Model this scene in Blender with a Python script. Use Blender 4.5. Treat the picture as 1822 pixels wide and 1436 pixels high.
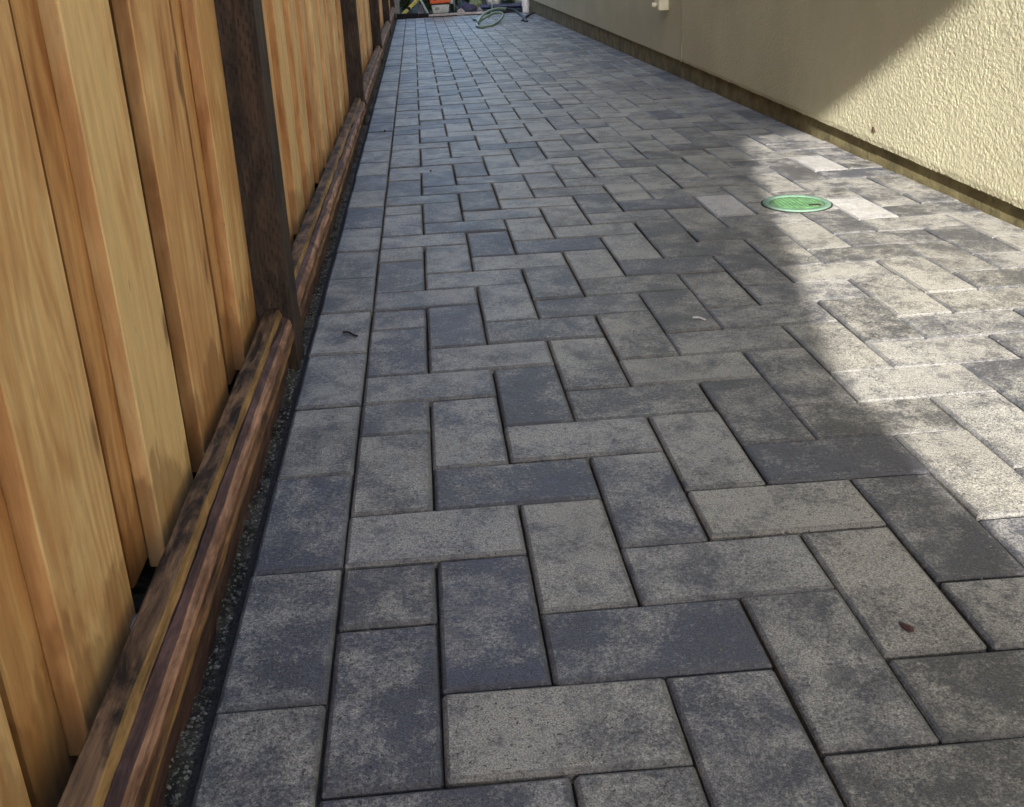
import bpy, bmesh, math, random
import numpy as np
from mathutils import Vector, Matrix, Quaternion

U = 0.104                     # one paver width with its joint, in metres
scene = bpy.context.scene
for o in list(bpy.data.objects):
    bpy.data.objects.remove(o)

# ------------------------------------------------------------------ camera
def rot(a, b, c):
    ca, sa, cb, sb, cc, sc = math.cos(a), math.sin(a), math.cos(b), math.sin(b), math.cos(c), math.sin(c)
    Rz = Matrix(((ca, -sa, 0), (sa, ca, 0), (0, 0, 1)))
    Rx = Matrix(((1, 0, 0), (0, cb, -sb), (0, sb, cb)))
    Ry = Matrix(((cc, 0, sc), (0, 1, 0), (-sc, 0, cc)))
    return Rz @ Rx @ Ry
R = rot(-0.041504, -0.352295, 0.053398)
right, fwd, up = R.col[0], R.col[1], R.col[2]
cam_data = bpy.data.cameras.new("camera")
cam = bpy.data.objects.new("camera", cam_data)
scene.collection.objects.link(cam)
m = Matrix.Identity(4)
for i in range(3):
    m[i][0], m[i][1], m[i][2] = right[i], up[i], -fwd[i]
m.translation = Vector((0.191403, -5.770455, 6.08469)) * U
cam.matrix_world = m
cam_data.sensor_width = 36
cam_data.lens = 36 * 1699.153 / 1822
cam_data.shift_x = 68.088 / 1822
cam_data.shift_y = -169.468 / 1822
cam_data.clip_start = 0.02
cam_data.clip_end = 2000
scene.camera = cam

# ------------------------------------------------------------------ light
SUN = Vector((-0.50, -1.957, 1.0)).normalized()
elev = math.asin(SUN.z)
world = bpy.data.worlds.new("World")
scene.world = world
world.use_nodes = True
wn = world.node_tree
sky = wn.nodes.new('ShaderNodeTexSky')
sky.sky_type = 'NISHITA'
sky.sun_disc = False
sky.ozone_density = 2.2
sky.air_density = 1.0
sky.dust_density = 1.5
sky.sun_elevation = elev
sky.sun_rotation = math.atan2(SUN.x, SUN.y)
wn.links.new(sky.outputs[0], wn.nodes['Background'].inputs[0])
wn.nodes['Background'].inputs[1].default_value = 0.15
sl = bpy.data.lights.new("sun", 'SUN')
sl.energy = 3.75
sl.angle = math.radians(0.5)
sl.color = (1.0, 0.97, 0.91)
sun = bpy.data.objects.new("sun", sl)
sun.rotation_mode = 'QUATERNION'
sun.rotation_quaternion = SUN.to_track_quat('Z', 'Y')
scene.collection.objects.link(sun)
scene.view_settings.view_transform = 'Standard'
scene.view_settings.look = 'None'
scene.view_settings.exposure = 1.85
scene.view_settings.gamma = 1
scene.view_settings.use_curve_mapping = False
scene.render.engine = 'CYCLES'

# ------------------------------------------------------------------ helpers
rnd = random.Random(7)
C = scene.collection

def new_mat(name):
    mt = bpy.data.materials.new(name)
    mt.use_nodes = True
    nt = mt.node_tree
    return mt, nt, nt.nodes['Principled BSDF']

class N:
    """small node helper"""
    def __init__(s, nt): s.nt = nt
    def new(s, t, **kw):
        n = s.nt.nodes.new(t)
        for k, v in kw.items(): setattr(n, k, v)
        return n
    def put(s, inp, v):
        if hasattr(v, 'is_output') or isinstance(v, bpy.types.NodeSocket): s.nt.links.new(v, inp)
        else: inp.default_value = v
    def pos(s): return s.new('ShaderNodeNewGeometry').outputs['Position']
    def objc(s): return s.new('ShaderNodeTexCoord').outputs['Object']
    def mapping(s, v, scale=(1, 1, 1), loc=(0, 0, 0), rot=(0, 0, 0)):
        n = s.new('ShaderNodeMapping'); s.put(n.inputs[0], v)
        n.inputs['Scale'].default_value = scale; s.put(n.inputs['Location'], loc); n.inputs['Rotation'].default_value = rot
        return n.outputs[0]
    def noise(s, v, scale, detail=3, rough=0.5, w=None, dist=0.0):
        n = s.new('ShaderNodeTexNoise')
        if w is not None:
            n.noise_dimensions = '4D'; s.put(n.inputs['W'], w)
        s.put(n.inputs['Vector'], v); n.inputs['Scale'].default_value = scale
        n.inputs['Detail'].default_value = detail; n.inputs['Roughness'].default_value = rough
        n.inputs['Distortion'].default_value = dist
        return n.outputs['Fac']
    def voro(s, v, scale, feature='F1', out='Distance', smooth=0.0):
        n = s.new('ShaderNodeTexVoronoi', feature=feature)
        s.put(n.inputs['Vector'], v); n.inputs['Scale'].default_value = scale
        return n.outputs[out]
    def math(s, op, a, b=0.0, c=0.0, clamp=False):
        n = s.new('ShaderNodeMath', operation=op); n.use_clamp = clamp
        s.put(n.inputs[0], a); s.put(n.inputs[1], b); s.put(n.inputs[2], c)
        return n.outputs[0]
    def ramp(s, f, a, b, lo=0.0, hi=1.0, smooth=True):
        n = s.new('ShaderNodeMapRange'); n.interpolation_type = 'SMOOTHSTEP' if smooth else 'LINEAR'
        s.put(n.inputs[0], f); s.put(n.inputs[1], a); s.put(n.inputs[2], b); s.put(n.inputs[3], lo); s.put(n.inputs[4], hi)
        return n.outputs[0]
    def mix(s, f, a, b, mode='MIX'):
        n = s.new('ShaderNodeMix', data_type='RGBA', blend_type=mode)
        s.put(n.inputs[0], f)
        s.put(n.inputs[6], a if not isinstance(a, tuple) else (*a, 1)[:4])
        s.put(n.inputs[7], b if not isinstance(b, tuple) else (*b, 1)[:4])
        return n.outputs[2]
    def sep(s, v):
        n = s.new('ShaderNodeSeparateXYZ'); s.put(n.inputs[0], v); return n.outputs
    def bump(s, h, dist, strength=1.0, nrm=None):
        n = s.new('ShaderNodeBump'); s.put(n.inputs['Height'], h)
        n.inputs['Distance'].default_value = dist; n.inputs['Strength'].default_value = strength
        if nrm is not None: s.put(n.inputs['Normal'], nrm)
        return n.outputs[0]

def mesh_obj(name, verts, faces, mats, parent=None, midx=None, smooth=False, raw=False):
    me = bpy.data.meshes.new(name)
    if not raw: verts = [(v[0]*U, v[1]*U, v[2]*U) for v in verts]
    me.from_pydata(verts, [], faces)
    if not isinstance(mats, (list, tuple)): mats = [mats]
    for x in mats: me.materials.append(x)
    if midx is not None: me.polygons.foreach_set('material_index', midx)
    if smooth: me.polygons.foreach_set('use_smooth', [True]*len(me.polygons))
    me.update()
    o = bpy.data.objects.new(name, me)
    C.objects.link(o)
    if parent: o.parent = parent
    return o

def bm_obj(name, bm, mats, parent=None, smooth=False, bevel=0.0, segs=1):
    if bevel:
        bmesh.ops.bevel(bm, geom=[e for e in bm.edges], offset=bevel, segments=segs, affect='EDGES')
    for v in bm.verts: v.co *= U
    me = bpy.data.meshes.new(name)
    bm.normal_update()
    bm.to_mesh(me); bm.free()
    if not isinstance(mats, (list, tuple)): mats = [mats]
    for x in mats: me.materials.append(x)
    if smooth: me.polygons.foreach_set('use_smooth', [True]*len(me.polygons))
    o = bpy.data.objects.new(name, me)
    C.objects.link(o)
    if parent: o.parent = parent
    return o

def box(bm, x0, x1, y0, y1, z0, z1, mat=None, bev=0.0):
    r = bmesh.ops.create_cube(bm, size=1)
    vs = r['verts']
    for v in vs:
        v.co = Vector(((x0+x1)/2 + v.co.x*(x1-x0), (y0+y1)/2 + v.co.y*(y1-y0), (z0+z1)/2 + v.co.z*(z1-z0)))
        if mat is not None: v.co = mat @ v.co
    if bev:
        es = list({e for v in vs for e in v.link_edges})
        bmesh.ops.bevel(bm, geom=es, offset=bev, segments=2, affect='EDGES', profile=0.6)
    return vs

def cyl(bm, p0, p1, r0, r1=None, seg=20, caps=True):
    p0, p1 = Vector(p0), Vector(p1)
    r1 = r0 if r1 is None else r1
    d = p1-p0
    mt = Matrix.Translation((p0+p1)/2) @ d.to_track_quat('Z', 'Y').to_matrix().to_4x4()
    bmesh.ops.create_cone(bm, cap_ends=caps, segments=seg, radius1=r0, radius2=r1, depth=d.length, matrix=mt)

def empty(name, loc=(0, 0, 0)):
    o = bpy.data.objects.new(name, None)
    o.location = Vector(loc)*U
    o.empty_display_size = 0.05
    C.objects.link(o)
    return o

def tag(o, label=None, cat=None, group=None, kind=None):
    if label: o['label'] = label
    if cat: o['category'] = cat
    if group: o['group'] = group
    if kind: o['kind'] = kind
    return o

def adopt(o, parent):
    """parent without moving (parents carry a plain translation)"""
    o.parent = parent
    o.matrix_parent_inverse = Matrix.Translation(-parent.location)
    return o

def catmull(pts, n=10):
    P = [Vector(p) for p in pts]
    P = [P[0]*2-P[1]] + P + [P[-1]*2-P[-2]]
    out = []
    for i in range(1, len(P)-2):
        a, b, c, d = P[i-1:i+3]
        for k in range(n):
            t = k/n
            out.append(0.5*((2*b)+(-a+c)*t+(2*a-5*b+4*c-d)*t*t+(-a+3*b-3*c+d)*t**3))
    out.append(P[-2])
    return out

def tube(pts, r, seg=10, n=10):
    pp = catmull(pts, n)
    verts, faces = [], []
    for i, p in enumerate(pp):
        t = (pp[min(i+1, len(pp)-1)]-pp[max(i-1, 0)]).normalized()
        s = t.cross(Vector((0, 0, 1)))
        if s.length < 1e-4: s = Vector((1, 0, 0))
        s.normalize(); w = s.cross(t)
        for k in range(seg):
            a = 2*math.pi*k/seg
            verts.append(p+(s*math.cos(a)+w*math.sin(a))*r)
    for i in range(len(pp)-1):
        for k in range(seg):
            a, b = i*seg+k, i*seg+(k+1) % seg
            faces.append((a, b, b+seg, a+seg))
    faces.append(tuple(range(seg))[::-1]); faces.append(tuple(range((len(pp)-1)*seg, len(pp)*seg)))
    return verts, faces

def vnoise(x, y, seed=0):
    """value noise on numpy arrays, 0..1"""
    xi = np.floor(x).astype(np.int64); yi = np.floor(y).astype(np.int64)
    fx = x-xi; fy = y-yi
    fx = fx*fx*(3-2*fx); fy = fy*fy*(3-2*fy)
    def h(a, b):
        n = (a*374761393+b*668265263+seed*974634777) & 0xffffffff
        n = ((n ^ (n >> 13))*1274126177) & 0xffffffff
        return ((n ^ (n >> 16)) & 0xffff)/65535.0
    return (h(xi, yi)*(1-fx)+h(xi+1, yi)*fx)*(1-fy)+(h(xi, yi+1)*(1-fx)+h(xi+1, yi+1)*fx)*fy

# ------------------------------------------------------------------ materials
def paver_material(name, joined, edge=False):
    mt, nt, bs = new_mat(name); n = N(nt)
    if joined:
        col = n.new('ShaderNodeAttribute', attribute_name='tone').outputs['Color']
    else:
        col = n.new('ShaderNodeObjectInfo').outputs['Color']
    r, g, b = n.sep(col)
    P = n.pos()
    W = n.math('MULTIPLY', g, 37.0)
    big = n.noise(P, 11.0, 5, 0.62, w=W, dist=0.5)
    mid = n.noise(P, 45.0, 3, 0.65, w=W)
    fine = n.noise(P, 210.0, 3, 0.75)
    grit = n.noise(P, 620.0, 2, 0.6)
    t = n.math('ADD', r, n.math('MULTIPLY', n.math('SUBTRACT', big, 0.5), 3.1))
    t = n.math('ADD', t, n.math('MULTIPLY', n.math('SUBTRACT', mid, 0.5), 1.7))
    t = n.math('ADD', t, n.math('MULTIPLY', n.math('SUBTRACT', fine, 0.5), 2.2))
    f = n.ramp(t, 0.02, 0.88, smooth=False)
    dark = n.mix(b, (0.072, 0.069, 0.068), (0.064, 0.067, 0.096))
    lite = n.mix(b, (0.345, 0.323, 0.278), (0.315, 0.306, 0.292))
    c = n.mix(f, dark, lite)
    # pale lime bloom in soft clouds, charcoal smears, aggregate grains and pin holes
    smear = n.ramp(n.noise(P, 28.0, 5, 0.7, w=n.math('ADD', W, 9.0), dist=0.8), 0.52, 0.70, 0.0, 0.7)
    c = n.mix(smear, c, (0.085, 0.085, 0.09))
    bloom = n.ramp(n.noise(P, 22.0, 5, 0.7, w=n.math('ADD', W, 21.0)), 0.60, 0.80, 0.0, 0.4)
    c = n.mix(n.math('MAXIMUM', bloom, n.math('MULTIPLY', n.ramp(r, 1.1, 1.5, 0.0, 0.85), n.ramp(mid, 0.35, 0.6, 0.35, 1.0))), c, (0.50, 0.48, 0.47))
    stain = n.ramp(n.noise(P, 3.2, 5, 0.65), 0.42, 0.68, 0.0, 0.28)
    c = n.mix(stain, c, (0.09, 0.085, 0.078))
    g1 = n.ramp(grit, 0.36, 0.66, 0.60, 1.45)
    c = n.mix(1.0, c, n.new('ShaderNodeCombineColor').outputs[0], 'MIX') if False else c
    hsv = n.new('ShaderNodeHueSaturation'); n.put(hsv.inputs['Color'], c); n.put(hsv.inputs['Value'], g1)
    c = hsv.outputs[0]
    pits = n.ramp(n.noise(P, 300.0, 3, 0.6), 0.33, 0.39, 0.9, 0.0)
    c = n.mix(pits, c, (0.03, 0.03, 0.032))
    chips = n.ramp(n.voro(P, 75.0), 0.07, 0.12, 0.75, 0.0)
    c = n.mix(n.math('MULTIPLY', chips, n.ramp(mid, 0.5, 0.6)), c, (0.45, 0.44, 0.42))
    if edge: c = n.mix(0.5, c, (0.06, 0.06, 0.066))  # darker edge paste, its colour also damping the sunlit chamfer lines
    n.put(bs.inputs['Base Color'], c)
    n.put(bs.inputs['Roughness'], n.ramp(mid, 0.3, 0.7, 0.42, 0.62))
    bs.inputs['Specular IOR Level'].default_value = 0.65
    h = n.math('ADD', n.math('MULTIPLY', fine, 1.0), n.math('MULTIPLY', grit, 0.5))
    h = n.math('SUBTRACT', h, n.math('MULTIPLY', pits, 0.6))
    h = n.math('ADD', h, n.math('MULTIPLY', mid, 0.8))
    n.put(bs.inputs['Normal'], n.bump(h, 0.0016, 0.9))
    return mt

M_paver = paver_material('paver_concrete', False)
M_paver_j = paver_material('paver_concrete_far', True)
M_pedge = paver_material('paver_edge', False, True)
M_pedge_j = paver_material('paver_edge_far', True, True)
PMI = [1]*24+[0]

def simple(name, col, rough=0.7, spec=0.4, vary=0.3, scale=30, bump=0.0, bscale=200, metal=0.0, dirt=None):
    mt, nt, bs = new_mat(name); n = N(nt)
    P = n.pos()
    f = n.noise(P, scale, 4, 0.6)
    lo = tuple(c*(1-vary) for c in col); hi = tuple(min(1, c*(1+vary)) for c in col)
    c = n.mix(n.ramp(f, 0.3, 0.7), lo, hi)
    if dirt is not None:
        c = n.mix(n.ramp(n.noise(P, scale*1.7, 5, 0.7), 0.5, 0.72, 0.0, 0.8), c, dirt)
    n.put(bs.inputs['Base Color'], c)
    bs.inputs['Roughness'].default_value = rough
    bs.inputs['Specular IOR Level'].default_value = spec
    bs.inputs['Metallic'].default_value = metal
    if bump: n.put(bs.inputs['Normal'], n.bump(n.noise(P, bscale, 4, 0.6), bump))
    return mt

M_sand = simple('joint_sand', (0.035, 0.033, 0.032), 0.95, 0.1, 0.4, 300, 0.001, 600)

# soil: dark, damp, with pale grit
def soil_material():
    mt, nt, bs = new_mat('soil'); n = N(nt); P = n.pos()
    c = n.mix(n.ramp(n.noise(P, 24, 5, 0.7), 0.35, 0.65), (0.03, 0.029, 0.027), (0.10, 0.094, 0.084))
    c = n.mix(n.ramp(n.voro(P, 210.0), 0.1, 0.2, 0.85, 0.0), c, (0.16, 0.155, 0.13))
    n.put(bs.inputs['Base Color'], c)
    bs.inputs['Roughness'].default_value = 0.95; bs.inputs['Specular IOR Level'].default_value = 0.15
    n.put(bs.inputs['Normal'], n.bump(n.noise(P, 260, 5, 0.7), 0.004))
    return mt
M_soil = soil_material()
M_grit = simple('grit', (0.16, 0.155, 0.14), 0.85, 0.3, 0.7, 160)

def picket_material(nm='cedar_picket', off=0.0):
    mt, nt, bs = new_mat(nm); n = N(nt)
    col = n.new('ShaderNodeObjectInfo').outputs['Color']
    r, g, b = n.sep(col)
    W = n.math('MULTIPLY', g, 53.0)
    P = n.objc()
    Pz = n.mapping(P, (1, 1, 0.07))
    warp = n.noise(n.mapping(P, (1, 1, 0.22)), 9.0, 2, 0.5, w=W)
    # growth rings: a wave across the board pulled out of line by slow noise
    sx, sy, sz = n.sep(P)
    ring = n.math('ADD', n.math('MULTIPLY', sy, 34.0), n.math('MULTIPLY', warp, n.math('MULTIPLY_ADD', b, 9.0, 5.0)))
    ring = n.math('FRACT', n.math('ADD', ring, W))
    ring = n.ramp(n.math('ABSOLUTE', n.math('SUBTRACT', ring, 0.5)), 0.0, 0.5)
    grain = n.noise(Pz, 260.0, 4, 0.7, w=W)
    streak = n.noise(n.mapping(P, (1, 1, 0.05)), 45.0, 4, 0.65, w=W)
    blot = n.noise(n.mapping(P, (1, 1, 0.4)), 13.0, 4, 0.6, w=n.math('ADD', W, 4.0), dist=0.6)
    r = n.math('ADD', r, off)
    # r: 0 = red-brown heartwood, 1 = straw coloured sapwood
    t = n.math('ADD', r, n.math('MULTIPLY', n.math('SUBTRACT', blot, 0.5), 1.7))
    t = n.math('ADD', t, n.math('MULTIPLY', n.math('SUBTRACT', streak, 0.5), 0.9))
    t = n.math('ADD', t, n.math('MULTIPLY', n.math('SUBTRACT', ring, 0.5), 0.15))
    c = n.mix(n.ramp(t, 0.0, 0.5), (0.36, 0.155, 0.055), (0.60, 0.325, 0.135))
    c = n.mix(n.ramp(t, 0.45, 1.0), c, (0.76, 0.52, 0.25))
    hsv = n.new('ShaderNodeHueSaturation'); n.put(hsv.inputs['Color'], c)
    n.put(hsv.inputs['Value'], n.math('ADD', n.ramp(grain, 0.3, 0.7, 0.86, 1.10), n.math('MULTIPLY', ring, 0.06)))
    c = hsv.outputs[0]
    # knots and resin dashes
    kn = n.voro(n.mapping(P, (1, 1, 0.30), loc=(0, 0, 0)), 17.0)
    c = n.mix(n.math('MULTIPLY', n.ramp(kn, 0.13, 0.22, 0.85, 0.0), n.ramp(n.noise(P, 5.0, 1, w=W), 0.48, 0.56)), c, (0.16, 0.065, 0.025))
    dash = n.voro(n.mapping(P, (1, 1, 0.25)), 60.0)
    c = n.mix(n.math('MULTIPLY', n.ramp(dash, 0.07, 0.14, 0.55, 0.0), n.ramp(blot, 0.5, 0.6)), c, (0.22, 0.10, 0.04))
    # water wicked up from the soil: ragged brown foot
    gz = n.sep(n.pos())[2]
    lim = n.math('MULTIPLY_ADD', n.noise(n.mapping(P, (1, 1, 0.35)), 26.0, 3, 0.55, w=W), 0.30, -0.01)
    wet = n.ramp(n.math('SUBTRACT', gz, lim), -0.015, 0.02, 0.5, 0.0)
    c = n.mix(wet, c, (0.20, 0.085, 0.028))
    # faint mildew specks near the foot
    mil = n.math('MULTIPLY', n.ramp(n.noise(P, 95.0, 5, 0.75, w=W), 0.60, 0.72), n.ramp(gz, 0.05, 0.5, 0.5, 0.12))
    c = n.mix(mil, c, (0.12, 0.075, 0.045))
    n.put(bs.inputs['Base Color'], c)
    n.put(bs.inputs['Roughness'], n.ramp(grain, 0.3, 0.7, 0.5, 0.68))
    bs.inputs['Specular IOR Level'].default_value = 0.35
    hh = n.math('ADD', n.math('MULTIPLY', grain, 0.6), n.math('MULTIPLY', ring, 0.35))
    n.put(bs.inputs['Normal'], n.bump(hh, 0.0010, 0.8))
    return mt
M_picket = picket_material()
M_picket_side = picket_material('cedar_sawn_side', -0.28)

def stained_wood(name, dark, lite, patch, axis='y', incise=False, patch_amt=0.6, lines=140):
    """pressure treated stock: grain along `axis`, mottled, optional incising slits"""
    mt, nt, bs = new_mat(name); n = N(nt); P = n.pos()
    sc = {'y': (1, 0.07, 1), 'z': (1, 1, 0.07)}[axis]
    sc2 = {'y': (1, 0.3, 1), 'z': (1, 1, 0.3)}[axis]
    g = n.noise(n.mapping(P, sc), lines, 4, 0.7)
    s = n.noise(n.mapping(P, sc2), 34, 5, 0.7, dist=0.6)
    c = n.mix(n.ramp(s, 0.36, 0.64), dark, lite)
    p = n.ramp(n.noise(n.mapping(P, sc2), 15, 5, 0.65, dist=1.0), 0.50, 0.66, 0.0, patch_amt)
    c = n.mix(p, c, patch)
    hsv = n.new('ShaderNodeHueSaturation'); n.put(hsv.inputs['Color'], c)
    n.put(hsv.inputs['Value'], n.ramp(g, 0.3, 0.7, 0.6, 1.25))
    c = hsv.outputs[0]
    h = n.math('MULTIPLY', g, 1.0)
    if incise:
        sx, sy, sz = n.sep(P)
        col = n.math('ADD', n.math('MULTIPLY', sx, 165.0), n.math('MULTIPLY', sy, 165.0))
        row = n.math('MULTIPLY_ADD', sz, 46.0, n.math('MULTIPLY', n.noise(P, 60, 2), 0.5))
        ci = n.math('FLOOR', col)
        rr = n.math('FRACT', n.math('ADD', row, n.math('MULTIPLY', ci, 0.37)))
        cc = n.math('FRACT', col)
        a = n.ramp(n.math('ABSOLUTE', n.math('SUBTRACT', cc, 0.5)), 0.12, 0.22, 1.0, 0.0)
        b = n.ramp(n.math('ABSOLUTE', n.math('SUBTRACT', rr, 0.5)), 0.16, 0.25, 1.0, 0.0)
        slit = n.math('MULTIPLY', n.math('MULTIPLY', a, b), n.ramp(n.noise(P, 40, 3), 0.35, 0.6, 0.25, 1.0))
        c = n.mix(n.math('MULTIPLY', slit, 0.35), c, (0.008, 0.005, 0.004))
        h = n.math('SUBTRACT', h, n.math('MULTIPLY', slit, 0.8))
    cr = n.ramp(n.noise(n.mapping(P, sc), lines*0.35, 3, 0.6), 0.30, 0.345, 0.8, 0.0)
    c = n.mix(cr, c, (0.012, 0.007, 0.006))
    n.put(bs.inputs['Base Color'], c)
    bs.inputs['Roughness'].default_value = 0.72; bs.inputs['Specular IOR Level'].default_value = 0.3
    n.put(bs.inputs['Normal'], n.bump(n.math('SUBTRACT', h, cr), 0.0018))
    return mt
M_post = stained_wood('post_treated', (0.020, 0.014, 0.012), (0.066, 0.042, 0.031), (0.10, 0.055, 0.032), 'z', True, 0.3)
M_k_top = stained_wood('kick_top', (0.016, 0.011, 0.009), (0.21, 0.125, 0.07), (0.05, 0.03, 0.022), 'y', patch_amt=0.55)
M_k_edge = stained_wood('kick_edge', (0.19, 0.11, 0.04), (0.36, 0.21, 0.08), (0.15, 0.07, 0.03), 'y', patch_amt=0.6)
M_k_purple = stained_wood('kick_purple', (0.055, 0.028, 0.025), (0.13, 0.07, 0.062), (0.03, 0.02, 0.02), 'y')
M_k_pink = stained_wood('kick_pink', (0.18, 0.09, 0.055), (0.43, 0.24, 0.155), (0.09, 0.045, 0.03), 'y', patch_amt=0.85)
M_k_brown = stained_wood('kick_brown', (0.06, 0.03, 0.017), (0.22, 0.11, 0.055), (0.30, 0.15, 0.065), 'y', patch_amt=0.45)

def stucco_material(name, col, strength, seam=False):
    mt, nt, bs = new_mat(name); n = N(nt); P = n.pos()
    f = n.noise(P, 3.0, 4, 0.6)
    c = n.mix(n.ramp(f, 0.3, 0.7), tuple(x*0.93 for x in col), tuple(x*1.06 for x in col))
    c = n.mix(n.ramp(n.noise(n.mapping(P, (1, 1, 0.25)), 14.0, 4, 0.6), 0.55, 0.8, 0.0, 0.25), c, tuple(x*0.72 for x in col))
    spk = n.ramp(n.noise(P, 480.0, 2, 0.5), 0.3, 0.7, 0.92, 1.06)
    hsv = n.new('ShaderNodeHueSaturation'); n.put(hsv.inputs['Color'], c); n.put(hsv.inputs['Value'], spk)
    n.put(bs.inputs['Base Color'], hsv.outputs[0])
    bs.inputs['Roughness'].default_value = 0.85; bs.inputs['Specular IOR Level'].default_value = 0.25
    a = n.noise(P, 95.0, 3, 0.55, dist=0.5)
    b = n.noise(P, 420.0, 3, 0.6)
    lump = n.ramp(a, 0.38, 0.62)
    h = n.math('ADD', n.math('MULTIPLY', lump, strength), n.math('MULTIPLY', b, 0.25))
    n.put(bs.inputs['Normal'], n.bump(h, 0.0022))
    return mt
STUC = (0.50, 0.468, 0.322)
M_stucco_near = stucco_material('stucco_near', STUC, 0.3)
M_stucco = stucco_material('stucco', STUC, 1.0)
M_found = simple('foundation_paint', (0.17, 0.145, 0.075), 0.85, 0.2, 0.3, 12, 0.002, 60, dirt=(0.07, 0.06, 0.04))

# ------------------------------------------------------------------ terrain
def grid_obj(name, xs, ys, zf, mat, parent=None, smooth=True):
    X, Y = np.meshgrid(xs, ys); Z = zf(X, Y)
    nx, ny = len(xs), len(ys)
    co = np.stack([X, Y, Z], -1).reshape(-1, 3)*U
    i = np.arange((ny-1)*(nx-1)); r = i//(nx-1); c = i % (nx-1)
    a = r*nx+c
    F = np.stack([a, a+1, a+1+nx, a+nx], 1)
    me = bpy.data.meshes.new(name)
    me.vertices.add(len(co)); me.vertices.foreach_set('co', co.ravel())
    me.loops.add(F.size); me.loops.foreach_set('vertex_index', F.ravel())
    me.polygons.add(len(F)); me.polygons.foreach_set('loop_start', np.arange(len(F))*4)
    me.polygons.foreach_set('loop_total', np.full(len(F), 4))
    if smooth: me.polygons.foreach_set('use_smooth', np.ones(len(F), bool))
    me.update(calc_edges=True); me.validate()
    me.materials.append(mat)
    o = bpy.data.objects.new(name, me); C.objects.link(o)
    if parent: o.parent = parent
    return o

ground = mesh_obj('ground', [(-9000, -9000, -0.75), (9000, -9000, -0.75), (9000, 9000, -0.75), (-9000, 9000, -0.75)], [(0, 1, 2, 3)], M_soil)
tag(ground, kind='structure')

def strip_z(X, Y):
    b = -0.30+0.16*vnoise(X*2.2, Y*1.3, 3)+0.10*vnoise(X*7, Y*7, 4)+0.05*vnoise(X*17, Y*17, 5)+0.03*vnoise(X*34, Y*34, 6)
    b += 0.35*np.clip((-2.25-X)/0.5, 0, 1)
    pav = np.clip((X+2.12)/0.08, 0, 1)
    return b*(1-pav)+(-0.22)*pav
strip = grid_obj('soil_strip', np.arange(-3.4, -1.98, 0.035), np.concatenate([np.arange(-4, 20, 0.035), np.arange(20, 105.6, 0.12)]), strip_z, M_soil)
tag(strip, kind='structure')
M_yard = simple('dark_soil', (0.018, 0.017, 0.014), 0.95, 0.15, 0.5, 12, 0.004, 120)  # darker than the strip soil, for a dark backdrop
yard = grid_obj('yard_soil', np.arange(-8, 24.1, 0.4), np.arange(105.4, 190, 0.5), lambda X, Y: -0.32+0.3*vnoise(X*0.6, Y*0.6, 8)+0.15*vnoise(X*2, Y*2, 9), M_yard)
tag(yard, kind='structure')

# grit lying on the soil strip
def add_stones(name, n_st, xr, yf, zf, rr, mat, seed, kind='stuff', parent=None):
    rg = random.Random(seed)
    V, F = [], []
    base = [(1, 0, 0), (-1, 0, 0), (0, 1, 0), (0, -1, 0), (0, 0, 1), (0, 0, -1)]
    fc = [(0, 2, 4), (2, 1, 4), (1, 3, 4), (3, 0, 4), (2, 0, 5), (1, 2, 5), (3, 1, 5), (0, 3, 5)]
    for _ in range(n_st):
        x = rg.uniform(*xr); y = yf(rg); r = rr(rg)
        z = float(zf(np.array([x]), np.array([y]))[0])+r*0.3
        q = Quaternion((rg.random(), rg.random(), rg.random(), rg.random()+0.01)).normalized()
        k = len(V)
        for b in base:
            v = q @ (Vector(b)*r*rg.uniform(0.6, 1.2)); v.z *= 0.7
            V.append((x+v.x, y+v.y, z+v.z))
        F += [tuple(k+i for i in f) for f in fc]
    o = mesh_obj(name, V, F, mat, parent)
    tag(o, kind=kind)
    return o
g = add_stones('grit', 8500, (-2.5, -2.06), lambda r: -2+24*r.random()**1.5 if r.random() < .75 else r.uniform(15, 104), strip_z,
           lambda r: 0.010+0.022*r.random()**3, M_grit, 5)
tag(g, 'fine pale grit scattered on the dark soil between fence and pavers', 'grit')

# ------------------------------------------------------------------ paved path
path = mesh_obj('paved_path', [(-2.08, -9, -0.115), (13.0, -9, -0.115), (13.0, 105.2, -0.115), (-2.08, 105.2, -0.115),
                               (-2.08, -9, -0.7), (13.0, -9, -0.7), (13.0, 105.2, -0.7), (-2.08, 105.2, -0.7)],
                [(0, 1, 2, 3), (4, 5, 1, 0), (5, 6, 2, 1), (6, 7, 3, 2), (7, 4, 0, 3)], M_sand)
tag(path, kind='structure')

def paver_shape(w, l, rg):
    """outline-chopped block with eased top edge; centred, top at z=0; unit coordinates"""
    j = 0.0135
    x0, x1, y0, y1 = -w/2+j, w/2-j, -l/2+j, l/2-j
    cs = [0.014+0.035*rg.random()**4 for _ in range(4)]
    ol = [(x0+cs[0], y0), (x1-cs[1], y0), (x1, y0+cs[1]), (x1, y1-cs[2]), (x1-cs[2], y1), (x0+cs[3], y1), (x0, y1-cs[3]), (x0, y0+cs[0])]
    ol = [(x+rg.uniform(-.004, .004), y+rg.uniform(-.004, .004)) for x, y in ol]
    V = [(x, y, -0.55) for x, y in ol]+[(x, y, -0.034) for x, y in ol]
    def ins(d, z):
        out = []
        for (x, y) in ol:
            out.append((max(min(x, x1-d), x0+d), max(min(y, y1-d), y0+d), z))
        return out
    V += ins(0.018, -0.013)+ins(0.045, 0.0)
    F = []
    for L in range(3):
        for k in range(8):
            a, b = L*8+k, L*8+(k+1) % 8
            F.append((a, b, b+8, a+8))
    F.append(tuple(range(24, 32)))
    return V, F

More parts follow.
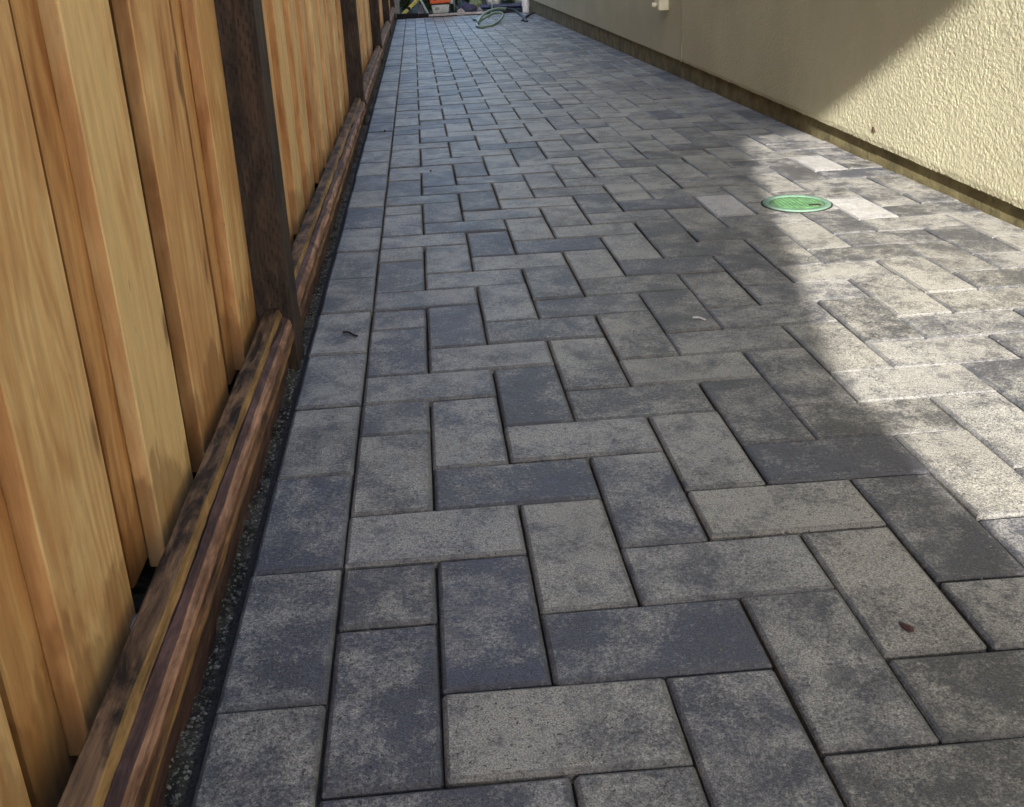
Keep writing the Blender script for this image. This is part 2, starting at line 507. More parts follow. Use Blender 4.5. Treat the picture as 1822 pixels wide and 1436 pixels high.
TONE = {}  # per-paver tone; those in the sun patch carry its brightness
def T(k, d): 
    for a, v in d.items(): TONE[(k,)+a] = v
T('H', {(0,0):.66,(1,1):.12,(2,2):.62,(3,3):.85,(4,4):.05,(5,5):.45,(-1,3):.7,(0,4):.05,(1,5):.72,(2,6):.32,(3,7):.68,(4,8):.62,(5,9):.55,
        (6,10):.6,(-1,7):.5,(0,8):.66,(1,9):.28,(2,10):.4,(3,11):.45,(-1,11):.4,(0,12):.56,(1,13):.62,(4,0):.2,(5,1):.45,(6,2):.18,(2,-2):.3,
        (7,11):.75,(6,6):.75,(7,7):.8,(-1,-1):.2,(1,-3):.3})
T('V', {(-1,0):.15,(-1,4):.68,(-1,8):.18,(-1,12):.25,(0,1):.08,(0,5):.42,(0,9):.15,(0,13):.5,(1,2):.8,(1,6):.05,(1,10):.55,(2,3):.35,(2,7):.62,
        (2,11):.3,(3,0):.5,(3,4):.68,(3,8):.48,(2,-1):.42,(4,1):.74,(4,5):.28,(4,9):.3,(5,2):.22,(5,6):.42,(6,3):.7,(6,7):.62,(7,8):.25,(-1,2):.35,
        (5,10):.45,(1,-2):.4,(0,-3):.3,(7,16):1.5,(10,15):1.4,(11,20):1.35,(6,11):.3,(8,9):.8,(9,10):.85,(8,13):.9})
T('S', {(2,):.3,(6,):.45,(10,):.42})
BORD = {-3:.3,-1:.35,1:.28,3:.3,5:.45,7:.52,9:.58,11:.42,13:.3,15:.5}

PX1 = 12.96                    # cut line along the foundation
pavs = []                      # (kind, x0, y0, w, l)
for xi in range(-1, 14):
    for yi in range(-8, 106):
        d = (xi-yi) % 4
        if d == 0:
            pavs.append(('H', xi, yi, 2, 1))
        elif d == 1 and xi == -1:
            pavs.append(('S', xi, yi, 1, 1))
        elif d == 3:
            pavs.append(('V', xi, yi, 1, 2))
border = [('B', -2, y, 1, 2) for y in range(-7, 105, 2)]
allp = []
for k, x, y, w, l in pavs+border:
    x1 = min(x+w, PX1); y1 = min(y+l, 105)
    if x1-x < 0.18 or y1-y < 0.2: continue
    allp.append((k, x, y, x1-x, y1-y))

Ci = cam.matrix_world.inverted()
def screen(x, y, z=0.0):
    p = Ci @ (Vector((x, y, z))*U)
    if p.z > -0.01: return None
    f = 1699.153
    return (911-68.088+f*p.x/-p.z, 718-169.468-f*p.y/-p.z)
def screen_area(x, y, w, l):
    q = [screen(*c) for c in ((x, y), (x+w, y), (x+w, y+l), (x, y+l))]
    if any(s is None for s in q): return 0
    mx = sum(s[0] for s in q)/4; my = sum(s[1] for s in q)/4
    if not any(-20 < s[0] < 1842 and -20 < s[1] < 1456 for s in q): return 0
    a = 0
    for i in range(4):
        a += q[i][0]*q[(i+1) % 4][1]-q[(i+1) % 4][0]*q[i][1]
    return abs(a)/2
scored = sorted(allp, key=lambda p: -screen_area(p[1], p[2], p[3], p[4]))
near, far = scored[:300], scored[300:]

def tone_of(p):
    k, x, y, w, l = p
    rg = random.Random(hash((x*131+y*7919+{'H': 1, 'V': 2, 'S': 3, 'B': 4}[k]*31)) & 0xffffff)
    if k == 'B': t = BORD.get(y)
    elif k == 'S': t = TONE.get(('S', y))
    else: t = TONE.get((k, x, y))
    if t is None: t = rg.choice([.1, .2, .32, .42, .5, .58, .68, .8])
    blue = 0.65 if x < 1 else (0.45 if x < 3 else 0.12)  # bluish sky reflection on the shaded left columns put into the colour
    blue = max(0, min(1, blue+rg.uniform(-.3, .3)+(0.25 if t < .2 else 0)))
    return (t, rg.random(), blue, 1.0), rg

shape_cache = {}
def shape_mesh(w, l, var):
    key = (round(w, 3), round(l, 3), var)
    if key not in shape_cache:
        V, F = paver_shape(w, l, random.Random(hash(key) & 0xffff))
        me = bpy.data.meshes.new('paver')
        me.from_pydata([(a*U, b*U, c*U) for a, b, c in V], [], F)
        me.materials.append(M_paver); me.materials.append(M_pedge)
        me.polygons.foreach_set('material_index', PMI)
        shape_cache[key] = me
    return shape_cache[key]
for p in near:
    k, x, y, w, l = p
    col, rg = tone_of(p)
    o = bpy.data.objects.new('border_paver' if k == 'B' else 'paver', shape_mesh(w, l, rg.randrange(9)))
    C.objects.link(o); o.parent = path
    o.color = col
    o.location = Vector((x+w/2+rg.uniform(-.006, .006), y+l/2+rg.uniform(-.006, .006), rg.uniform(-.02, .016)))*U
    o.rotation_euler = (rg.uniform(-.009, .009), rg.uniform(-.009, .009), rg.uniform(-.006, .006))
V, F, tones = [], [], []
for p in far:
    k, x, y, w, l = p
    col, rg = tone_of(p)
    v, f = paver_shape(w, l, rg)
    b = len(V); tx, ty, dz = rg.uniform(-.012, .012), rg.uniform(-.008, .008), rg.uniform(-.012, .012)
    V += [(a+x+w/2, c+y+l/2, z+dz+a*tx+c*ty) for a, c, z in v]
    F += [tuple(b+i for i in q) for q in f]
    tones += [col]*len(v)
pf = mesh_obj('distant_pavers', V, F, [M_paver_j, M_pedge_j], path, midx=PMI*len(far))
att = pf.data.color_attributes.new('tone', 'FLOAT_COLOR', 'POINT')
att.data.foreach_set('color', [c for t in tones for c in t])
tag(pf, kind='stuff')

tag(add_stones('crumbs', 900, (-1.9, 12.7), lambda r: -1+46*r.random()**1.6, lambda X, Y: 0*X+0.012, lambda r: 0.006+0.016*r.random()**4, M_grit, 15),
    'tiny crumbs of grit scattered over the pavers', 'crumbs')
# ------------------------------------------------------------------ house on the right
house = empty('house', (13.2, 10, 0))
tag(house, 'olive yellow textured stucco house wall along the right edge of the path', 'house')
def lip(y): return 0.43+np.clip(y-13, -60, 100)*0.0137
# near relief panel
wy = np.concatenate([np.arange(8, 28, 0.02), np.arange(28, 41.01, 0.04)]); wz = np.linspace(0, 1, 330)
Yg, Tg = np.meshgrid(wy, wz)
Lz = lip(Yg)+0.02*vnoise(Yg*2.5, Yg*0, 61)
Zg = Lz+(6.5-Lz)*Tg
def relief(Y, Z):
    wx = vnoise(Y*9.1, Z*9.1, 21)*1.3; wz_ = vnoise(Y*9.1, Z*9.1, 22)*1.3
    a = vnoise(Y*14+wx, Z*19+wz_, 11)
    b = vnoise(Y*23+wz_, Z*28+wx, 12)
    c = vnoise(Y*38, Z*42, 13)
    f = 0.48*a+0.34*b+0.18*c
    s = np.clip((f-0.32)/0.34, 0, 1); s = s*s*(3-2*s)
    return s*0.0072*(.6+.8*vnoise(Y*1.7, Z*1.7, 14))
Hh = relief(Yg, Zg)
edge = np.clip(Tg*40, 0, 1)
Xg = 12.80-Hh+(1-edge)*0.03
co = np.stack([Xg, Yg, Zg], -1).reshape(-1, 3)*U - np.array(house.location)
nx, ny = len(wy), len(wz)
i = np.arange((ny-1)*(nx-1)); a = (i//(nx-1))*nx+i % (nx-1)
Fq = np.stack([a, a+nx, a+nx+1, a+1], 1)
me = bpy.data.meshes.new('stucco_panel')
me.vertices.add(len(co)); me.vertices.foreach_set('co', co.ravel())
me.loops.add(Fq.size); me.loops.foreach_set('vertex_index', Fq.ravel())
me.polygons.add(len(Fq)); me.polygons.foreach_set('loop_start', np.arange(len(Fq))*4)
me.polygons.foreach_set('loop_total', np.full(len(Fq), 4)); me.polygons.foreach_set('use_smooth', np.ones(len(Fq), bool))
me.update(calc_edges=True); me.materials.append(M_stucco_near)
o = bpy.data.objects.new('stucco_panel', me); C.objects.link(o); o.parent = house
# plain body of the wall
def wall_box(name, x0, x1, y0, y1, z0, z1, mat):
    bm = bmesh.new()
    zl0, zl1 = z0
    vs = [(x0, y0, zl0), (x1, y0, zl0), (x1, y1, zl1), (x0, y1, zl1), (x0, y0, z1), (x1, y0, z1), (x1, y1, z1), (x0, y1, z1)]
    fs = [(0, 3, 2, 1), (4, 5, 6, 7), (0, 1, 5, 4), (1, 2, 6, 5), (2, 3, 7, 6), (3, 0, 4, 7)]
    o = mesh_obj(name, vs, fs, mat)
    return adopt(o, house)
wall_box('stucco_wall', 12.80, 15, -90, 8.0, (float(lip(0)), float(lip(8))), 29, M_stucco)
wall_box('stucco_wall', 12.80, 15, 8.0, 41.0, (6.5, 6.5), 29, M_stucco)
wall_box('stucco_wall', 12.825, 15, 8.0, 41.0, (float(lip(8))+.005, float(lip(41))+.005), 6.49, M_found)
wall_box('stucco_wall', 12.88, 15, 41.0, 150, (float(lip(41)), float(lip(113))), 29, M_stucco)
# foundation band in pours with recessed joints
fy = [-90, -20, 4, 11.5, 20.6, 29, 36, 42.5, 52, 62, 74, 90, 150]
for a_, b_ in zip(fy[:-1], fy[1:]):
    bm = bmesh.new(); box(bm, 12.99+rnd.uniform(-.012, .012), 14.9, a_+0.012, b_-0.012, -0.7, float(lip((a_+b_)/2))+0.25+(b_-a_)*.007)
    adopt(bm_obj('foundation', bm, M_found), house)
bm = bmesh.new(); box(bm, 13.02, 14.8, -89, 149, -0.7, 0.3)
adopt(bm_obj('footing', bm, M_found), house)
M_roof = simple('roof_shingle', (0.09, 0.08, 0.075), 0.9, 0.2, 0.4, 8)
M_white = simple('trim_paint', (0.7, 0.68, 0.62), 0.6, 0.4, 0.05)
bm = bmesh.new(); box(bm, 11.9, 60, -93, 153, 29.0, 29.6)
adopt(bm_obj('eave', bm, M_white), house)
o = mesh_obj('roof', [(11.7, -94, 29.6), (62, -94, 29.6), (62, 154, 29.6), (11.7, 154, 29.6), (36, -70, 42), (36, 130, 42)],
             [(0, 1, 4), (1, 2, 5, 4), (2, 3, 5), (3, 0, 4, 5)], M_roof); adopt(o, house)

bm = bmesh.new(); box(bm, 12.785, 12.95, 40.97, 41.07, float(lip(41)), 28.9, bev=.02)
adopt(bm_obj('corner_bead', bm, M_stucco), house)
# pipe stub on the house
M_cream = simple('cream_plastic', (0.66, 0.62, 0.47), 0.45, 0.5, 0.06, 40)
stub = empty('wall_outlet', (12.88, 44.4, 3.3))
tag(stub, 'small cream outlet box with a round cap sticking out of the stucco wall', 'outlet')
bm = bmesh.new(); box(bm, 12.36, 12.9, 43.95, 44.75, 3.06, 3.75, bev=0.07)
adopt(bm_obj('outlet_box', bm, M_cream, smooth=False), stub)
bm = bmesh.new(); cyl(bm, (12.36, 44.4, 3.33), (12.30, 44.4, 3.33), 0.085, seg=16); cyl(bm, (12.31, 44.4, 3.33), (12.13, 44.4, 3.33), 0.12, 0.115, seg=18)
adopt(bm_obj('cap', bm, M_cream), stub)

# brown moth-sized chip on the wall
M_bug = simple('insect_brown', (0.10, 0.06, 0.035), 0.8, 0.2, 0.3, 90)
bug = empty('moth', (12.775, 20.41, 0.98))
tag(bug, 'tiny brown moth resting on the sunlit stucco wall', 'insect')
bm = bmesh.new(); bmesh.ops.create_uvsphere(bm, u_segments=8, v_segments=6, radius=0.035)
for v in bm.verts: v.co = Vector((12.765+v.co.x*0.6, 20.40+v.co.y*1.0, 0.99+v.co.z*2.2))
adopt(bm_obj('body', bm, M_bug, smooth=True), bug)
for s, a in ((1, .12), (-1, -.1)):
    o = mesh_obj('wing', [(12.745, 20.40, 1.05), (12.76, 20.40+s*.13, .98+a*.4), (12.77, 20.40+s*.09, .88), (12.755, 20.40, .94), (12.77, 20.40+s*.05, .97)],
                 [(0, 1, 4), (1, 2, 4), (2, 3, 4), (3, 0, 4)], M_bug); adopt(o, bug)

# ------------------------------------------------------------------ fence on the left
fence = empty('wooden_fence', (-2.8, 20, 0))
tag(fence, 'new board-on-board cedar fence with dark treated posts and stained kick rails', 'fence')
H = 17.4
def picket(y0, w, xf, zb, tone, t=0.18, top=H, cut=0.0, fig=0.3, lean=0.0):
    bm = bmesh.new()
    nz = 10
    # board, slightly bowed, drawn around its own base
    V, Fc = [], []
    rg = random.Random(int((y0+60)*977))
    ph = rg.uniform(0, 6); amp = rg.uniform(0, .012)
    zs = [zb+cut]+[zb+0.35+(top-zb-0.35)*i/nz for i in range(nz+1)]
    for i_, z in enumerate(zs):
        dx = amp*math.sin(ph+z*.5)
        e = 0.014
        zz0 = z if i_ else zb
        zz1 = z
        y_a, y_b = y0+lean*z, y0+w+lean*z
        ring = [(xf+dx, y_a+e, zz0), (xf+dx, y_b-e, zz1), (xf+dx-e, y_b, zz1), (xf-t+dx+e, y_b, zz1), (xf-t+dx, y_b-e, zz1), (xf-t+dx, y_a+e, zz0), (xf-t+dx+e, y_a, zz0), (xf+dx-e, y_a, zz0)]
        V += ring
    nr = len(zs)
    for L in range(nr-1):
        for k in range(8):
            a_, b_ = L*8+k, L*8+(k+1) % 8
            Fc.append((a_, b_, b_+8, a_+8))
    Fc.append(tuple(range(7, -1, -1))); Fc.append(tuple(range((nr-1)*8, nr*8)))
    bm.free()
    base = Vector((xf, y0+w/2, 0))
    V = [(v[0]-base.x, v[1]-base.y, v[2]) for v in V]
    mi = [1 if (i % 8) in (2, 6) else 0 for i in range((nr-1)*8)]+[1, 1]
    o = mesh_obj('picket', V, Fc, [M_picket, M_picket_side], midx=mi)
    o.location = (base)*U - Vector(fence.location)
    o.parent = fence
    o.color = (tone, rg.random(), fig, 1)
    return o
XF, XB = -2.66, -2.836
# near bay, placed one by one: front boards then the boards behind them
picket(-4.6, 1.34, XF, 0.5, .7)
picket(-2.15, 1.30, XF, 0.5, .75)
picket(0.08, 1.38, XF, 0.52, .66, cut=0.09, fig=.9)
picket(2.46, 1.33, XF, 0.55, .96, cut=0.06, fig=.1)
picket(4.42, 1.62, XF, 0.5, .50, fig=.35)
picket(7.32, 1.29, XF, 0.55, .62, fig=.5)
for y0, tn, zb, w_ in ((-5.6, .5, .5, 1.6), (-3.0, .5, .5, 1.5), (-.47, .5, .3, 1.3), (1.97, .34, .66, 1.3), (4.50, .30, .50, 1.3), (6.93, .42, .50, 1.75)):
    picket(y0, w_, XB, zb, tn, fig=.4)
# the far bays
y = 9.75; k_ = 0
tl = [.78, .62, .9, .7, .55, .85, .72, .66, .95, .6]
while y < 107:
    inpost = any(abs((y+.67)-(p+.42)) < 1.0 for p in (33.4, 57.6, 81.6, 105.6))
    if not inpost:
        picket(y, 1.34+rnd.uniform(-.05, .03), XF+rnd.uniform(-.01, .01), 0.6+rnd.uniform(-.08, .08), tl[k_ % 10]+rnd.uniform(-.08, .08), fig=rnd.random())
    picket(y+1.2, 2.2, XB+rnd.uniform(-.01, .01), 0.5, .5+rnd.uniform(-.15, .15), fig=rnd.random())
    y += 2.36+rnd.uniform(-.05, .05); k_ += 1
# fence behind the camera: plain run that throws the long shade over the path
bm = bmesh.new()
yy = -6.9
while yy > -84:
    box(bm, XF-.18, XF, yy-1.34, yy, .8, H); box(bm, XB-.18, XB, yy-2.5, yy-0.95, .5, H)
    yy -= 2.36
o = adopt(bm_obj('rear_pickets', bm, M_picket), fence); o.color = (.7, .3, .3, 1); tag(o, kind='stuff')
for ra in (3.0, 10.0, 17.0):
    bm = bmesh.new(); box(bm, XB-.6, XB-.2, -84, 107, ra, ra+.85)
    adopt(bm_obj('rail', bm, M_k_brown), fence)
posts = [-16.2, 8.62, 33.4, 57.6, 81.6, 105.6]
def post(y, x1, bev=.05):
    bm = bmesh.new()
    box(bm, -2.96, x1, y, y+.86, -.8, H+.3, bev=bev)
    for e_ in bm.verts:
        e_.co.x += 0.004*math.sin(e_.co.z)
    adopt(bm_obj('post', bm, M_post), fence)
for i_, p in enumerate(posts):
    post(p, -2.11-(0 if i_ < 2 else .05))

def kick(name, prof, mats_i, y0, y1, dz, seed, amp=0.008, par=None):
    rg = random.Random(seed)
    step = 0.13 if y0 < 12 else 0.5
    n_ = max(2, int((y1-y0)/step))
    ys = np.linspace(y0, y1, n_+1)
    P_ = len(prof)
    offs = np.zeros((n_+1, P_, 2))
    for k in range(P_):
        s1, s2 = rg.randrange(999), rg.randrange(999)
        offs[:, k, 0] = (vnoise(ys*1.1, ys*0+k, s1)-.5)*amp*2.2+(vnoise(ys*4.2, ys*0+k, s2)-.5)*amp+(vnoise(ys*13, ys*0+k, s2+7)-.5)*amp*.5
        offs[:, k, 1] = (vnoise(ys*1.3, ys*0+k+9, s2)-.5)*amp*2.2+(vnoise(ys*4.8, ys*0+k+5, s1)-.5)*amp
    V = [(prof[k][0]+offs[i, k, 0], ys[i], prof[k][1]+dz+offs[i, k, 1]) for i in range(n_+1) for k in range(P_)]
    Fc, mi = [], []
    for i in range(n_):
        for k in range(P_):
            a_, b_ = i*P_+k, i*P_+(k+1) % P_
            Fc.append((a_, a_+P_, b_+P_, b_)); mi.append(mats_i[k])
    Fc.append(tuple(range(P_))); mi.append(0)
    Fc.append(tuple(range(n_*P_, (n_+1)*P_))[::-1]); mi.append(0)
    o = mesh_obj(name, V, Fc, [M_k_top, M_k_edge, M_k_purple, M_k_pink, M_k_brown], midx=mi)
    return adopt(o, fence)
# profile points go clockwise seen from the camera, each material belongs to the side that follows its point
profA = [(-2.53, -.5), (-2.535, .96), (-2.50, 1.0), (-2.325, 1.0), (-2.30, .985), (-2.262, .89), (-2.255, -.5)]
matA = [0, 0, 0, 0, 1, 2, 0]
profB = [(-2.252, .50), (-2.252, .875), (-2.215, .855), (-2.17, .83), (-2.135, .78), (-2.115, .71), (-2.118, .60), (-2.106, .57), (-2.108, .50), (-2.13, .475)]
matB = [2, 2, 2, 3, 3, 4, 4, 1, 4, 4]
bays = [(-9, 8.61, 0), (9.5, 33.39, .0), (34.28, 57.59, .06), (58.5, 81.59, .22), (82.5, 105.5, .35)]
for bi, (a_, b_, dz) in enumerate(bays):
    kick('kick_board', profA, matA, a_, b_, dz, 10+bi)
    if bi == 0:
        kick('kick_rail', profB, matB, a_, b_-0.02, dz, 20, 0.008)
    else:
        mid = a_+(3.4 if bi == 1 else rnd.uniform(6, 14))
        kick('kick_rail', profB, matB, a_, mid-.02, dz, 20+bi, 0.014)
        kick('kick_rail', [(x, z-.01) for x, z in profB], matB, mid+.02, b_, dz, 40+bi, 0.016)

# clods and a lump of concrete in the gap behind the kick board
M_conc = simple('old_concrete', (0.24, 0.235, 0.23), 0.9, 0.2, 0.3, 60, 0.002, 200)
def rock(name, loc, r, mat, seed, sq=(1, 1, .7), parent=None):
    rg = random.Random(seed); bm = bmesh.new()
    bmesh.ops.create_icosphere(bm, subdivisions=2, radius=1)
    for v in bm.verts:
        v.co *= rg.uniform(.8, 1.12)
        v.co = Vector((loc[0]+v.co.x*r*sq[0], loc[1]+v.co.y*r*sq[1], loc[2]+v.co.z*r*sq[2]))
    return bm_obj(name, bm, mat, parent)
tag(rock('concrete_lump', (-2.60, 1.35, .72), .10, M_conc, 4, (.8, 1.6, .8)), 'small grey lump of concrete wedged between pickets and kick board', 'rubble')

# ------------------------------------------------------------------ small things on the path
M_leaf = simple('dry_leaf', (0.07, 0.025, 0.025), 0.6, 0.4, 0.3, 200)
M_twig = simple('dark_twig', (0.025, 0.018, 0.015), 0.8, 0.2, 0.3, 200)
vt, fc = tube([(-1.47, 9.93, .03), (-1.36, 9.86, .045), (-1.27, 9.72, .04), (-1.20, 9.70, .03)], .017, 6, 4)
tag(mesh_obj('twig', vt, fc, M_twig), 'short dark twig lying on a border paver beside the nearest fence post', 'twig')
vt, fc = [], []
lc = Vector((4.38, 1.33, 0.012)); ang = 2.0
out = []
for i in range(14):
    a = 2*math.pi*i/14
    rr_ = 0.048*(1+0.75*max(0, math.cos(a))**5)
    x, y = rr_*math.cos(a)*1.25, rr_*math.sin(a)*0.85
    out.append((lc.x+x*math.cos(ang)-y*math.sin(ang), lc.y+x*math.sin(ang)+y*math.cos(ang), lc.z+.004*math.sin(3*a)))
vt = [(lc.x, lc.y, lc.z+.02)]+out+[(a_, b_, c_-.01) for a_, b_, c_ in out]
fc = [(0, i+1, (i+1) % 14+1) for i in range(14)]+[(i+1, i+15, (i+1) % 14+15, (i+1) % 14+1) for i in range(14)]
tag(mesh_obj('petal', vt, fc, M_leaf), 'dark red drop-shaped petal on a pale paver near the lower right', 'petal')
M_pale = simple('pale_feather', (0.6, 0.6, 0.6), 0.8, 0.2, 0.1, 200)
vt, fc = tube([(4.62, 9.52, .012), (4.72, 9.48, .02), (4.80, 9.36, .016)], .018, 6, 4)
tag(mesh_obj('feather', vt, fc, M_pale), 'tiny white feather lying on a dark paver near the shade edge', 'feather')
tag(rock('pebble', (-1.32, 30.9, .03), .05, M_twig, 8), 'single dark pebble on a border paver well up the path', 'pebble')
tag(rock('pebble', (0.30, 23.1, .02), .035, M_twig, 9), 'dark speck of gravel on a blue-grey paver in the second column', 'pebble')

# green round lid in the sunlit part
M_green = simple('green_plastic', (0.065, 0.145, 0.06), 0.75, 0.45, 0.3, 50, 0.0006, 300, dirt=(0.09, 0.2, 0.08))
M_rim = simple('faded_green_plastic', (0.11, 0.19, 0.135), 0.7, 0.5, 0.15, 40, dirt=(0.17, 0.22, 0.18))
cx, cy = 9.17, 16.6
lid = empty('valve_box', (cx, cy, 0))
tag(lid, 'round green plastic valve box with a faded rim set among sunlit pavers', 'valve box')
def lathe(prof, seg=48):
    V, Fc = [], []
    for r, z in prof:
        for k in range(seg):
            a = 2*math.pi*k/seg; V.append((cx+r*math.cos(a), cy+r*math.sin(a), z))
    for L in range(len(prof)-1):
        for k in range(seg):
            a_, b_ = L*seg+k, L*seg+(k+1) % seg; Fc.append((a_, b_, b_+seg, a_+seg))
    return V, Fc
V, Fc = lathe([(.80, -.02), (.80, .03), (.785, .046), (.74, .05), (.665, .044), (.65, .025), (.65, -.01)])
adopt(mesh_obj('rim', V, Fc, M_rim, smooth=True), lid)
V, Fc = lathe([(.64, -.02), (.64, .022), (.62, .032), (.3, .035), (.02, .036)]); Fc.append(tuple(range(4*48, 5*48)))
o = adopt(mesh_obj('lid', V, Fc, M_green, smooth=True), lid)
V, Fc = lathe([(.845, .004), (.84, .014), (.77, .014)])
adopt(mesh_obj('joint_ring', V, Fc, M_sand), lid)
bm = bmesh.new()
q = -0.52
while q < .53:
    hw = math.sqrt(max(0, .56**2-q*q))
    box(bm, cx-hw, cx+hw, cy+q-.016, cy+q+.016, .03, .048)
    box(bm, cx+q-.016, cx+q+.016, cy-hw, cy+hw, .03, .0465)
    q += .104
ob = bm_obj('tread_ribs', bm, M_green); ob.parent = o; ob.matrix_parent_inverse = Matrix.Identity(4)
bm = bmesh.new(); box(bm, cx+.18, cx+.46, cy-.40, cy-.28, .03, .055)
ob = bm_obj('lift_slot', bm, M_twig); ob.parent = o

# ------------------------------------------------------------------ far end of the path
M_black = simple('near_black', (0.014, 0.013, 0.014), 0.8, 0.2, 0.4, 40)
M_plank = simple('weathered_plank', (0.42, 0.37, 0.37), 0.8, 0.2, 0.25, 18, 0.001, 90, dirt=(0.17, 0.12, 0.11))
M_orange = simple('orange_shell', (0.62, 0.10, 0.025), 0.45, 0.5, 0.2, 30, dirt=(0.3, 0.06, 0.02))
M_grey = simple('grey_shell', (0.46, 0.48, 0.47), 0.55, 0.4, 0.12, 25, dirt=(0.25, 0.26, 0.26))
M_greyd = simple('dull_metal', (0.20, 0.20, 0.21), 0.5, 0.5, 0.2, 40)
M_yellow = simple('yellow_paint', (0.62, 0.52, 0.10), 0.5, 0.5, 0.15, 40, dirt=(0.35, 0.28, 0.08))
M_navy = simple('navy_plastic', (0.018, 0.026, 0.085), 0.45, 0.5, 0.4, 20)
M_bucket = simple('white_bucket', (0.85, 0.85, 0.86), 0.4, 0.5, 0.03, 20)
M_pvc = simple('white_pvc', (0.78, 0.78, 0.82), 0.4, 0.5, 0.05, 30)
M_hose = simple('green_hose', (0.17, 0.25, 0.19), 0.42, 0.5, 0.2, 60)
M_blackhose = simple('black_hose', (0.012, 0.012, 0.014), 0.5, 0.4, 0.2, 60)
M_stone = simple('mauve_stone', (0.22, 0.205, 0.26), 0.85, 0.2, 0.2, 25, 0.001, 100)
M_leafg = simple('leaf_green', (0.035, 0.06, 0.022), 0.6, 0.35, 0.5, 30)
M_canvas = simple('lilac_canvas', (0.06, 0.052, 0.10), 0.85, 0.2, 0.3, 20)
M_khaki = simple('khaki_bag', (0.16, 0.18, 0.10), 0.85, 0.2, 0.35, 30, 0.001, 120)

bm = bmesh.new(); box(bm, -2.05, .38, 105.5, 106.3, -.4, .52, bev=.02)  # path-end step and its drop shadow built as near-black bars
tag(bm_obj('shadow_step', bm, M_black), 'near-black bar for the step and its drop shadow at the path end by the fence', 'timber', 'near-black bars for the shadowed step at the path end')
bm = bmesh.new(); box(bm, .44, 1.9, 105.35, 106.1, -.4, .42, bev=.02)
tag(bm_obj('shadow_step', bm, M_black), 'shorter near-black bar for the step and its drop shadow before the orange machine', 'timber', 'near-black bars for the shadowed step at the path end')
bm = bmesh.new(); box(bm, 0, 6.3, 0, 1.0, 0, .2, Matrix.Translation((1.55, 105.25, .10)) @ Matrix.Rotation(-.07, 4, 'Z') @ Matrix.Rotation(.0, 4, 'Y'), bev=.015)
tag(bm_obj('plank', bm, M_plank), 'pale weathered plank lying under the orange machine at the path end', 'plank')

saw = empty('cutoff_saw', (2.95, 107.6, .3))
tag(saw, 'orange and grey cut-off saw standing on the pale plank', 'power saw')
SX = Matrix.Translation((2.95, 107.6, .30))
bm = bmesh.new()
vs = box(bm, -1.0, 1.0, -.7, .9, 0, .92)
for v in vs:
    v.co = v.co
    if v.co.z < .1: v.co.x *= .86
    v.co = SX @ v.co
bmesh.ops.bevel(bm, geom=list(bm.edges), offset=.06, segments=2, affect='EDGES')
adopt(bm_obj('tank', bm, M_grey), saw)
bm = bmesh.new(); box(bm, -.62, -.15, -.76, -.69, .38, .66, SX, bev=.015); adopt(bm_obj('label_plate', bm, M_greyd), saw)
bm = bmesh.new(); box(bm, -.05, .85, -.74, -.69, .12, .72, SX, bev=.02); adopt(bm_obj('tank_panel', bm, M_grey), saw)
bm = bmesh.new(); box(bm, -1.06, 1.06, -.72, .92, .925, 1.02, SX, bev=.02); adopt(bm_obj('gasket', bm, M_black), saw)
bm = bmesh.new(); box(bm, -1.18, 1.12, -.74, 1.0, 1.025, 3.1, SX, bev=.14); adopt(bm_obj('housing', bm, M_orange), saw)
for k in range(5):
    bm = bmesh.new(); box(bm, .0, .75, -.80, -.73, 1.5+k*.26, 1.62+k*.26, SX, bev=.01); adopt(bm_obj('vent', bm, M_orange), saw)
bm = bmesh.new(); cyl(bm, SX @ Vector((-.62, -.78, 1.75)), SX @ Vector((-.62, -.66, 1.75)), .34, seg=24); adopt(bm_obj('starter', bm, M_black), saw)
vt, fc = tube([SX @ Vector(p) for p in ((-1.1, -.3, 1.2), (-1.5, -.4, 1.8), (-1.6, -.4, 2.8), (-1.0, -.3, 3.5), (.4, 0, 3.6), (1.2, .1, 3.2))], .11, 10, 6)
adopt(mesh_obj('handle', vt, fc, M_black, smooth=True), saw)
bm = bmesh.new(); cyl(bm, SX @ Vector((1.55, .2, 1.5)), SX @ Vector((1.65, .2, 1.5)), 1.35, seg=40); adopt(bm_obj('blade', bm, M_greyd), saw)
bm = bmesh.new(); box(bm, 1.12, 1.5, -.1, .5, .9, 2.3, SX, bev=.06); adopt(bm_obj('arm', bm, M_grey), saw)

def bar(name, p0, p1, w, t, mat, bev=.02):
    p0, p1 = Vector(p0), Vector(p1)
    bm = bmesh.new(); L = (p1-p0).length
    mt = Matrix.Translation(p0) @ (p1-p0).to_track_quat('Z', 'Y').to_matrix().to_4x4()
    box(bm, -w/2, w/2, -t/2, t/2, 0, L, mt, bev=bev)
    return bm_obj(name, bm, mat)
lev = empty('spirit_level', (-1.3, 108, .4)); tag(lev, 'yellow spirit level with dark end caps leaning to the right at the path end', 'level')
d0, d1 = Vector((-1.65, 107.6, .10)), Vector((3.4, 109.4, 4.3))
def along(a): return d0+(d1-d0)*a
adopt(bar('end_cap', along(0), along(.045), .48, .3, M_black), lev)
adopt(bar('beam', along(.05), along(.17), .44, .26, M_yellow), lev)
adopt(bar('vial_frame', along(.172), along(.215), .5, .3, M_black), lev)
adopt(bar('beam', along(.217), along(.94), .44, .26, M_yellow), lev)
adopt(bar('end_cap', along(.942), along(1), .48, .3, M_black), lev)
tag(bar('metal_strip', (1.48, 107.0, .35), (-.35, 107.6, 4.2), .36, .12, M_grey), 'grey metal strip leaning beside the orange saw', 'metal strip')
tag(bar('end_post', (-2.0, 108.2, -.4), (-2.0, 108.2, 16), .62, .62, M_conc), 'pale grey square post just beyond the last fence post', 'post')
